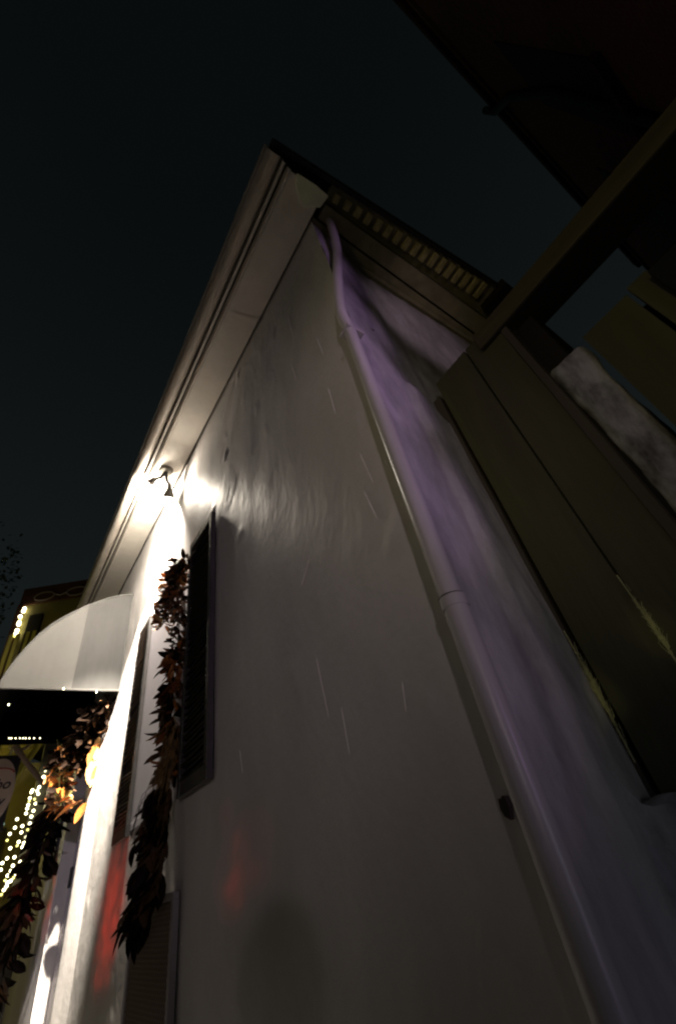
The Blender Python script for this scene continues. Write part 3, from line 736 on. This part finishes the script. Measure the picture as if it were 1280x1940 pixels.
garland(gw, gpath([(334, 1225), (328, 1270), (325, 1320), (322, 1370), (322, 1420), (318, 1470)], .93), 170, .040, .11, ['magnolia'], [1, 2, 2, 5, 5, 0], .6, .25)
for (x, y, tx, ty, mi) in ((330, 1225, 318, 1250, 0), (338, 1250, 322, 1265, 0), (330, 1255, 300, 1262, 1), (332, 1262, 312, 1290, 1), (334, 1290, 305, 1330, 1), (325, 1300, 303, 1338, 2), (328, 1330, 306, 1362, 5), (315, 1375, 284, 1405, 0), (320, 1385, 295, 1410, 3), (325, 1260, 322, 1288, 0), (330, 1350, 310, 1352, 1)):
    c0 = at(x, y, 'a', GA); c1 = at(tx, ty, 'a', GA + .03); dd = [c1[i] - c0[i] for i in range(3)]; L = math.sqrt(sum(q * q for q in dd))
    put_leaf(gw, (c0[0], min(c0[1], .96), c0[2]), dd, L * 1.15, 'magnolia', mi, roll=random.choice((0, 3.14)) + random.uniform(-.7, .7))
# raffia bunch
rf_ = MB()
for i in range(150):
    t = random.random(); a_ = 3.20 + random.gauss(0, .03); p_ = .945 - .02 + random.gauss(0, .018)
    L = random.uniform(.25, .5)
    rf_.tube([(a_, min(p_, .965), 2.55 - t * .2), (a_ + random.gauss(0, .02), min(p_ - .02, .965), 2.4 - t * .2), (a_ + random.gauss(.02, .05), min(p_ - .03 - random.random() * .07, .965), 2.5 - t * .2 - L)], [.0025, .002, .001], 4, cap=False)
rf_.build('raffia', M['straw'], gw, kind='stuff')
# long dark leaves fanning down and out
LP = [at(312, 1490, 'a', 3.2), at(304, 1560, 'a', 3.2), at(298, 1620, 'a', 3.18), at(290, 1670, 'a', 3.16), at(268, 1722, 'a', 3.15)]
LP = [(a, min(p, .95), z) for a, p, z in LP]
for i in range(560):
    t = random.random() * (len(LP) - 1.001); k = int(t); f = t - k
    c = [LP[k][j] + (LP[k + 1][j] - LP[k][j]) * f for j in range(3)]
    wv = .062 - .02 * t / 4
    c[0] += random.uniform(-wv, wv) * 1.3; c[1] += random.uniform(-wv, wv * .7); c[1] = min(c[1], .955)
    d = (random.gauss(.15, .35), -random.uniform(.05, .75), -1.0 + random.uniform(-.2, .3))
    put_leaf(gw, c, d, random.uniform(.07, .16), random.choice(['long', 'magnolia', 'magnolia']), random.choice([5, 5, 5, 2, 2]))
for (x, y, tx, ty) in ((250, 1730, 205, 1806), (258, 1745, 222, 1790), (262, 1740, 236, 1812), (272, 1735, 246, 1822), (280, 1720, 262, 1800), (268, 1640, 240, 1690), (262, 1700, 222, 1760), (255, 1600, 246, 1640), (300, 1560, 262, 1590)):
    c0 = at(x, y, 'a', 3.3); c1 = at(tx, ty, 'a', 3.36); dd = [c1[i] - c0[i] for i in range(3)]
    L = math.sqrt(sum(q * q for q in dd)); put_leaf(gw, (c0[0], min(c0[1], .96), c0[2]), dd, L * 1.05, 'magnolia', 5, roll=random.uniform(-.5, .5))
    put_leaf(gw, (c0[0], min(c0[1], .96), c0[2] + .02), (dd[0] + .02, dd[1] + .02, dd[2]), L * .8, 'long', 5)
tw = MB()
for i in range(7):
    c0 = at(300 - i * 4, 1470 + i * 12, 'a', 3.32); c1 = at(262 - i * 3 + random.uniform(-6, 6), 1540 + i * 9, 'a', 3.4)
    tw.tube([(c0[0], min(c0[1], .95), c0[2]), ((c0[0] + c1[0]) / 2, (c0[1] + c1[1]) / 2 - .02, (c0[2] + c1[2]) / 2 + .03), c1], .0018, 4)
tw.build('twigs', LEAF[5], gw, kind='stuff')

gd = empty('door_garland', 6.3, .8, 1.5, 'heavy garland of orange and brown leaves swagged over the doorway under the awning', 'garland')
garland(gd, [(6.0, .96, 3.62), (6.1, .90, 3.45), (6.3, .83, 3.30), (6.5, .76, 3.22), (6.5, .70, 3.1)], 260, .15, .17, ['magnolia', 'oak'], [5, 5, 2, 5, 5], .2, .2)
garland(gd, [(6.45, .64, 3.25), (6.5, .66, 3.05), (6.5, .70, 2.8), (6.5, .76, 2.68)], 130, .10, .13, ['magnolia', 'oak'], [0, 0, 1, 2, 4, 3, 5, 5], .2, .3)
garland(gd, [(6.2, .86, 3.45), (6.4, .80, 3.25), (6.4, .72, 3.05)], 120, .11, .15, ['magnolia', 'oak'], [5, 5, 2, 5], .3, .1)
for (x, y, tx, ty, mi) in ((188, 1405, 163, 1450, 0), (188, 1395, 180, 1440, 3), (175, 1440, 166, 1485, 3), (180, 1440, 174, 1490, 3), (184, 1450, 177, 1492, 0), (160, 1515, 100, 1545, 0), (150, 1520, 120, 1528, 0), (165, 1520, 140, 1558, 0), (140, 1510, 112, 1515, 0), (158, 1520, 150, 1530, 1)):
    c0 = at(x, y, 'a', 6.1); c1 = at(tx, ty, 'a', 6.2); dd = [c1[i] - c0[i] for i in range(3)]; L = math.sqrt(sum(q * q for q in dd))
    put_leaf(gd, (c0[0], min(c0[1], .97), c0[2]), dd, L, 'magnolia', mi, roll=random.uniform(-.5, .5))
gt = empty('trailing_garland', 8.2, .75, 1.0, 'long dark leafy garland trailing down beyond the doorway at the left edge', 'garland')
garland(gt, [(7.6, .80, 2.95), (7.7, .76, 2.75), (7.9, .74, 2.5), (8.1, .72, 2.2), (8.3, .70, 1.95), (8.5, .66, 1.6), (8.7, .62, 1.2)], 290, .13, .22, ['magnolia', 'long'], [5, 5, 2, 5, 5], .8, .2)

# ================================================================= BEYOND: gallery building, string lights, sign
gbld = empty('gallery_building', 13, 0, 0, 'two-storey olive lit gallery building with red-brown parapet beyond the awning', 'building')
# its front is turned; u = along the front towards the right/near, built from two measured corners
c0 = Vector((12.0, -.433, 0)); c1 = Vector((11.1, .86, 0)); U = (c1 - c0).normalized(); N = Vector((U.y, -U.x, 0))
if N.x < 0: N = -N
def gq(u, d, z): v = c0 + U * u + N * d; return (v.x, v.y, z)
def gbox(mb, u0, u1, d0, d1, z0, z1):
    mb.hexa([gq(u0, d0, z0), gq(u1, d0, z0), gq(u1, d1, z0), gq(u0, d1, z0), gq(u0, d0, z1), gq(u1, d0, z1), gq(u1, d1, z1), gq(u0, d1, z1)]); return mb
gbox(MB(), 0, 3.2, .05, 6, 4.9, 7.95).build('wall', M['olive_wall'], gbld)
gbox(MB(), -.03, 3.3, 0, 6.1, 7.95, 8.42).build('parapet', M['redbrown'], gbld)
gbox(MB(), -.03, .10, -.04, .05, 4.9, 7.96).build('corner_pilaster', M['redbrown'], gbld)
gbox(MB(), .32, .62, -.02, .05, 6.3, 7.62).build('shutter_case', M['post'], gbld)
for k in range(4):
    gbox(MB(), .02 + .14 * k + (.1 if k > 1 else 0), .10 + .14 * k + (.1 if k > 1 else 0), -.06, -.02, 6.0, 7.15).build('shutter_leaf', M['olive_ceil'], gbld)
for k in range(2):
    cx = .55 + k * .78; mb = MB()
    pts = [gq(cx + .24 * math.cos(t), -.03, 8.1 + .115 * math.sin(t)) for t in [2 * math.pi * i / 24 for i in range(25)]]
    mb.tube(pts, .018, 6, cap=False); mb.build('wire_ornament', M['tubewire'], gbld)
MB().tube([gq(.79, -.03, 8.11), gq(.94, -.03, 8.06), gq(1.09, -.03, 8.11)], .018, 6).build('wire_ornament', M['tubewire'], gbld)
# lower gallery: ceiling with joists, dark wall below
MB().box(8.9, 14, -2.6, .55, 4.60, 4.66).build('gallery_ceiling', M['olive_ceil'], gbld)
for k in range(9):
    MB().box(9.2 + k * .55, 9.3 + k * .55, -2.6, .5, 4.46, 4.595).build('joist', M['olive_wall'], gbld)
MB().box(12.5, 12.7, -2.6, 1.0, 0, 4.55).build('wall', M['olive_wall'], gbld, label='shop front wall under the gallery')
for k in range(4):
    MB().box(12.42, 12.49, -2.3 + k * .75, -1.75 + k * .75, .4, 3.4).build('window', M['panel_dark'], gbld)
# dark board post in front of the string lights
MB().box(8.95, 9.1, .60, .82, 0, 4.6).build('post', M['darkgrey'], gbld)
MB().box(9.0, 9.08, -.05, .02, 0, 4.5).build('post', M['olive_ceil'], gbld)
MB().tube([(9.6, .62, 4.3), (9.4, .30, 3.6)], .05, 8).build('brace', M['olive_ceil'], gbld)
MB().tube([(9.6, .45, 4.45), (9.5, -.3, 3.2)], .04, 8).build('brace', M['olive_ceil'], gbld)
light('gallery_lamp', 'POINT', (10.6, -.5, 3.7), None, 55, (1.0, .84, .22), shadow_soft_size=.08)
light('gallery_lamp', 'POINT', (10.6, -.9, 6.2), None, 9, (1.0, .84, .22), shadow_soft_size=.08)
bl = MB().sphere((10.6, -.5, 3.7), .06, 10, 8); ol = bl.build('globe_lamp', M['fairy2']); tag(ol, 'round yellow globe lamp hanging under the gallery', 'lamp')
# pale rounded post lit white
tag(MB().tube([at(99, 1490, 'a', 8.9), at(84, 1560, 'a', 8.9), at(62, 1640, 'a', 8.9)], .055, 12).build('pale_post', M['trim']), 'pale round-topped post standing beyond the doorway garland', 'post')
# bracket and sign
sg = empty('hanging_sign', 8.3, .1, 3.4, 'oval cream hanging sign on a dark board, cut by the left edge of the photo', 'sign')
def S(x, y, a=8.3): return at(x, y, 'a', a)
MB().tube([S(28, 1413), S(45, 1437), S(82, 1484)], [.05, .035, .03], 8).build('bracket', M['strut'], sg)
MB().tube([S(42, 1421), S(72, 1401)], .022, 8).build('bracket', M['strut'], sg)
MB().tube([S(28, 1401), S(18, 1435)], .010, 6).build('hanger', M['white_lamp'], sg)
MB().tube([S(22, 1401), S(17, 1420)], .008, 6).build('hanger', M['white_lamp'], sg)
# board in the plane a = 8.3: upright, facing the camera side (-a)
sc_ = S(2, 1500); SA = 8.3
SP, SZ = sc_[1], sc_[2]
cr = S(38, 1450); bh = .30
MB().box(SA - .02, SA + .02, SP - .42, S(32, 1470)[1], SZ - .46, SZ + .44).build('board', M['signboard'], sg, bevel=.004)
ov = MB(); rp, rz = .22, .40
cp = S(27, 1495)[1] - rp
N_ = 36
ring = [(SA - .024, cp + rp * math.cos(2 * math.pi * i / N_), SZ + rz * math.sin(2 * math.pi * i / N_)) for i in range(N_)]
ov.quad(*ring); back = [(SA - .0205, p, z) for _, p, z in ring]; ov.quad(*back)
for i in range(N_): ov.quad(ring[i], ring[(i + 1) % N_], back[(i + 1) % N_], back[i])
ov.build('oval_face', M['signface'], sg)
def text(body, size, p, z, m, align='RIGHT', name='lettering'):
    cu = bpy.data.curves.new(name, 'FONT'); cu.body = body; cu.size = size; cu.extrude = .0015; cu.align_x = align; cu.shear = .25; cu.offset = .003
    cu.materials.append(m); o = bpy.data.objects.new(name, cu); COL.objects.link(o); o.parent = sg
    o.location = W(SA - .027, p, z) - wloc(sg)
    # text runs towards +p (to the right seen from the camera), faces -a
    o.rotation_euler = (math.radians(90), 0, 0)
    bpy.context.view_layer.update()
    me = bpy.data.meshes.new_from_object(o); q = bpy.data.objects.new(name, me); COL.objects.link(q); q.parent = sg
    q.location = o.location.copy(); q.rotation_euler = o.rotation_euler.copy(); bpy.data.objects.remove(o)
    return q
text('bo', .17, cp + .16, SZ + .03, M['ink'])
text('ay', .17, cp + .13, SZ - .17, M['ink'])
mb = MB(); mb.tube([(SA - .027, cp + .17 * math.cos(t), SZ + .22 + .06 * math.sin(t)) for t in [math.pi * i / 10 for i in range(11)]], .010, 6); mb.build('red_arc', M['redink'], sg)
# string lights
def string(name, pix, a, m, label, r=.018, wire=True):
    pts = [at(x, y, 'a', a) for x, y in pix]
    c = pts[len(pts) // 2]; e = empty(name, c[0], c[1], min(q[2] for q in pts), label, 'string lights', 'string lights on the gallery')
    me = MB().sphere((0, 0, 0), r, 8, 6).mesh('bulb', m)
    me2 = MB().sphere((0, 0, 0), r * .8, 8, 6).mesh('bulb', M['fairy2'])
    for i, q in enumerate(pts): child('bulb', me2 if i % 5 == 3 else me, e, W(*q) - wloc(e))
    if wire: MB().tube([(q[0] + .012, q[1], q[2]) for q in pts], .005, 5).build('wire', M['wire'], e)
    return e
string('light_string', [(47, 1153), (45, 1158), (39, 1168), (39, 1172), (37, 1179), (36, 1183), (33, 1194), (31, 1200), (29, 1205)], 11.9, M['fairy'], 'string of warm lights up the left corner of the far building above the awning', .04)
string('light_string', [(75, 1491), (71, 1498), (73, 1504), (66, 1514), (68, 1522), (64, 1536), (60, 1547), (57, 1560), (53, 1572), (50, 1586), (46, 1597), (43, 1605), (43, 1612), (41, 1625), (39, 1633), (37, 1642), (36, 1650), (31, 1656), (26, 1663), (21, 1669), (15, 1672), (13, 1679), (8, 1686), (3, 1695)], 8.9, M['fairy'], 'longest string of warm lights curving down to the left edge of the photo')
string('light_string', [(62, 1497), (60, 1501), (57, 1512), (56, 1518), (54, 1525), (52, 1532), (50, 1541)], 8.9, M['fairy'], 'short string of lights beside the longest string, just right of the oval sign')
string('light_string', [(43, 1565), (41, 1577), (36, 1595), (33, 1602), (28, 1624), (25, 1640), (21, 1650), (15, 1659), (10, 1668)], 8.95, M['fairy'], 'string of lights hanging parallel and left of the longest string')
string('light_string', [(33, 1552), (29, 1568), (19, 1580), (14, 1592), (20, 1607), (14, 1626), (5, 1635), (2, 1648)], 9.0, M['fairy'], 'leftmost string of lights hanging under the oval sign')
string('light_string', [(86, 1459), (83, 1472)], 8.9, M['fairy'], 'two lights glowing above the longest string by the sign bracket', .022)
cy = MB().sphere(at(1, 1562, 'a', 9.2), .05, 10, 8); tag(cy.build('cyan_lamp', mat('cyan_lamp', (.6, 1, 1), .4, emit=(.55, .9, .85), estr=.9)), 'small cyan lamp at the very left edge below the oval sign', 'lamp')

# ================================================================= TREE at the left edge
tr = empty('street_tree', 13.5, -2.6, 0, 'dark leafy street tree reaching in at the left edge above the awning', 'tree')
MB().tube([(13.5, -2.9, 0), (13.5, -2.85, 3), (13.3, -2.7, 6), (13.2, -2.4, 9)], [.22, .18, .13, .05], 10).build('trunk', M['bark'], tr)
lm = bpy.data.meshes.new('tree_crown'); vs, fs = [], []
for i in range(5200):
    th, ph, r = random.uniform(0, 6.28), random.uniform(-1, 1), random.random() ** .45
    c = Vector((-2.45 + 1.75 * r * math.cos(th), 13.4 + 1.7 * r * math.sin(th), 8.2 + 2.6 * r * ph))
    if noise.noise(c * 1.4) < -.08: continue
    d = Vector((random.gauss(0, 1), random.gauss(0, 1), random.gauss(0, 1))).normalized(); e = d.orthogonal().normalized() * .05; d = d * .13
    k = len(vs); vs += [tuple(c), tuple(c + d * .5 + e), tuple(c + d), tuple(c + d * .5 - e)]; fs.append((k, k + 1, k + 2, k + 3))
bs = Vector(tr.location); lm.from_pydata([tuple(Vector(v) - bs) for v in vs], [], fs); lm.materials.append(M['vine'])
o = bpy.data.objects.new('crown', lm); COL.objects.link(o); o.parent = tr

# ================================================================= PHOTOGRAPHER behind the camera (throws the soft shadow on the wall)
def skin(name, verts, edges, radii, m, parent, sub=2):
    me = bpy.data.meshes.new(name); base = wloc(parent)
    me.from_pydata([tuple(W(*v) - base) for v in verts], edges, [])
    o = bpy.data.objects.new(name, me); COL.objects.link(o); o.parent = parent
    s_ = o.modifiers.new('skin', 'SKIN'); s_.use_smooth_shade = True
    for i, r in enumerate(radii):
        v = me.skin_vertices[0].data[i]; v.radius = (r, r) if not isinstance(r, tuple) else r; v.use_root = (i == 0)
    u = o.modifiers.new('sub', 'SUBSURF'); u.levels = sub; u.render_levels = sub
    me.materials.append(m)
    return o
ph = empty('person', 0, -.42, .13, 'person in a dark jacket taking the photograph, both hands raised to a camera', 'person')
BA, BP = -.05, -.30
V = [(BA, BP, .98), (BA, BP, 1.15), (BA, BP - .01, 1.33), (BA, BP, 1.47), (BA, BP + .02, 1.56),
     (BA - .10, BP, .92), (BA - .12, BP + .03, .55), (BA - .12, BP, .20), (BA - .13, BP + .12, .16),
     (BA + .10, BP, .92), (BA + .12, BP - .03, .55), (BA + .12, BP - .06, .20), (BA + .13, BP + .06, .16),
     (BA - .19, BP, 1.44), (BA - .27, BP + .10, 1.22), (BA - .10, BP + .24, 1.44),
     (BA + .19, BP, 1.44), (BA + .27, BP + .10, 1.22), (BA + .12, BP + .24, 1.42)]
Ed = [(0, 1), (1, 2), (2, 3), (3, 4), (0, 5), (5, 6), (6, 7), (7, 8), (0, 9), (9, 10), (10, 11), (11, 12), (3, 13), (13, 14), (14, 15), (3, 16), (16, 17), (17, 18)]
Rr = [.15, .14, .16, .10, .055, .095, .065, .045, .04, .095, .065, .045, .04, .07, .05, .035, .07, .05, .035]
skin('body', V, Ed, Rr, M['cloth'], ph)
hd = MB(); hd.sphere((BA, BP + .05, 1.70), .092, 20, 14, 1.25); hd.sphere((BA, BP + .14, 1.69), .016, 8, 6, 1.5)
for s_ in (-1, 1): hd.sphere((BA + s_ * .09, BP + .04, 1.70), .022, 8, 6, 1.4); hd.sphere((BA + s_ * .033, BP + .128, 1.715), .013, 8, 6)
hd.build('head', M['skin'], ph)
MB().sphere((BA, BP + .03, 1.73), .102, 20, 14, 1.15).build('hair', M['hair'], ph)
for s_, c in ((-1, (BA - .10, BP + .24, 1.44)), (1, (BA + .12, BP + .24, 1.42))):
    vv = [c, (c[0] - s_ * .03, c[1] + .03, c[2] + .05)]; ee = [(0, 1)]; rr = [.026, .034]
    skin('hand', vv, ee, rr, M['skin'], ph)
    for k in range(4):
        L = (.030, .036, .034, .026)[k]; b0 = (vv[1][0] - s_ * .005, vv[1][1] + .012 - k * .004, vv[1][2] + .03 - k * .019)
        skin('finger', [b0, (b0[0] - s_ * L, b0[1] + .016, b0[2] + .004), (b0[0] - s_ * L * 1.6, b0[1] + .004, b0[2] + .006)], [(0, 1), (1, 2)], [.010, .009, .008], M['skin'], ph, 1)
    skin('thumb', [(vv[1][0], vv[1][1] - .015, vv[1][2]), (vv[1][0] - s_ * .03, vv[1][1] - .03, vv[1][2] + .02), (vv[1][0] - s_ * .05, vv[1][1] - .025, vv[1][2] + .035)], [(0, 1), (1, 2)], [.013, .011, .009], M['skin'], ph, 1)
hc = empty('hand_camera', 0, -.13, 1.44, 'black hand-held camera in the photographer\'s hands', 'camera')
MB().box(-.09, .05, -.17, -.12, 1.44, 1.53).build('camera_body', M['black'], hc, bevel=.008)
MB().tube([(-.02, -.12, 1.485), (-.02, -.10, 1.49), (-.02, -.085, 1.495)], [.032, .034, .036], 16).build('lens', M['iron'], hc)
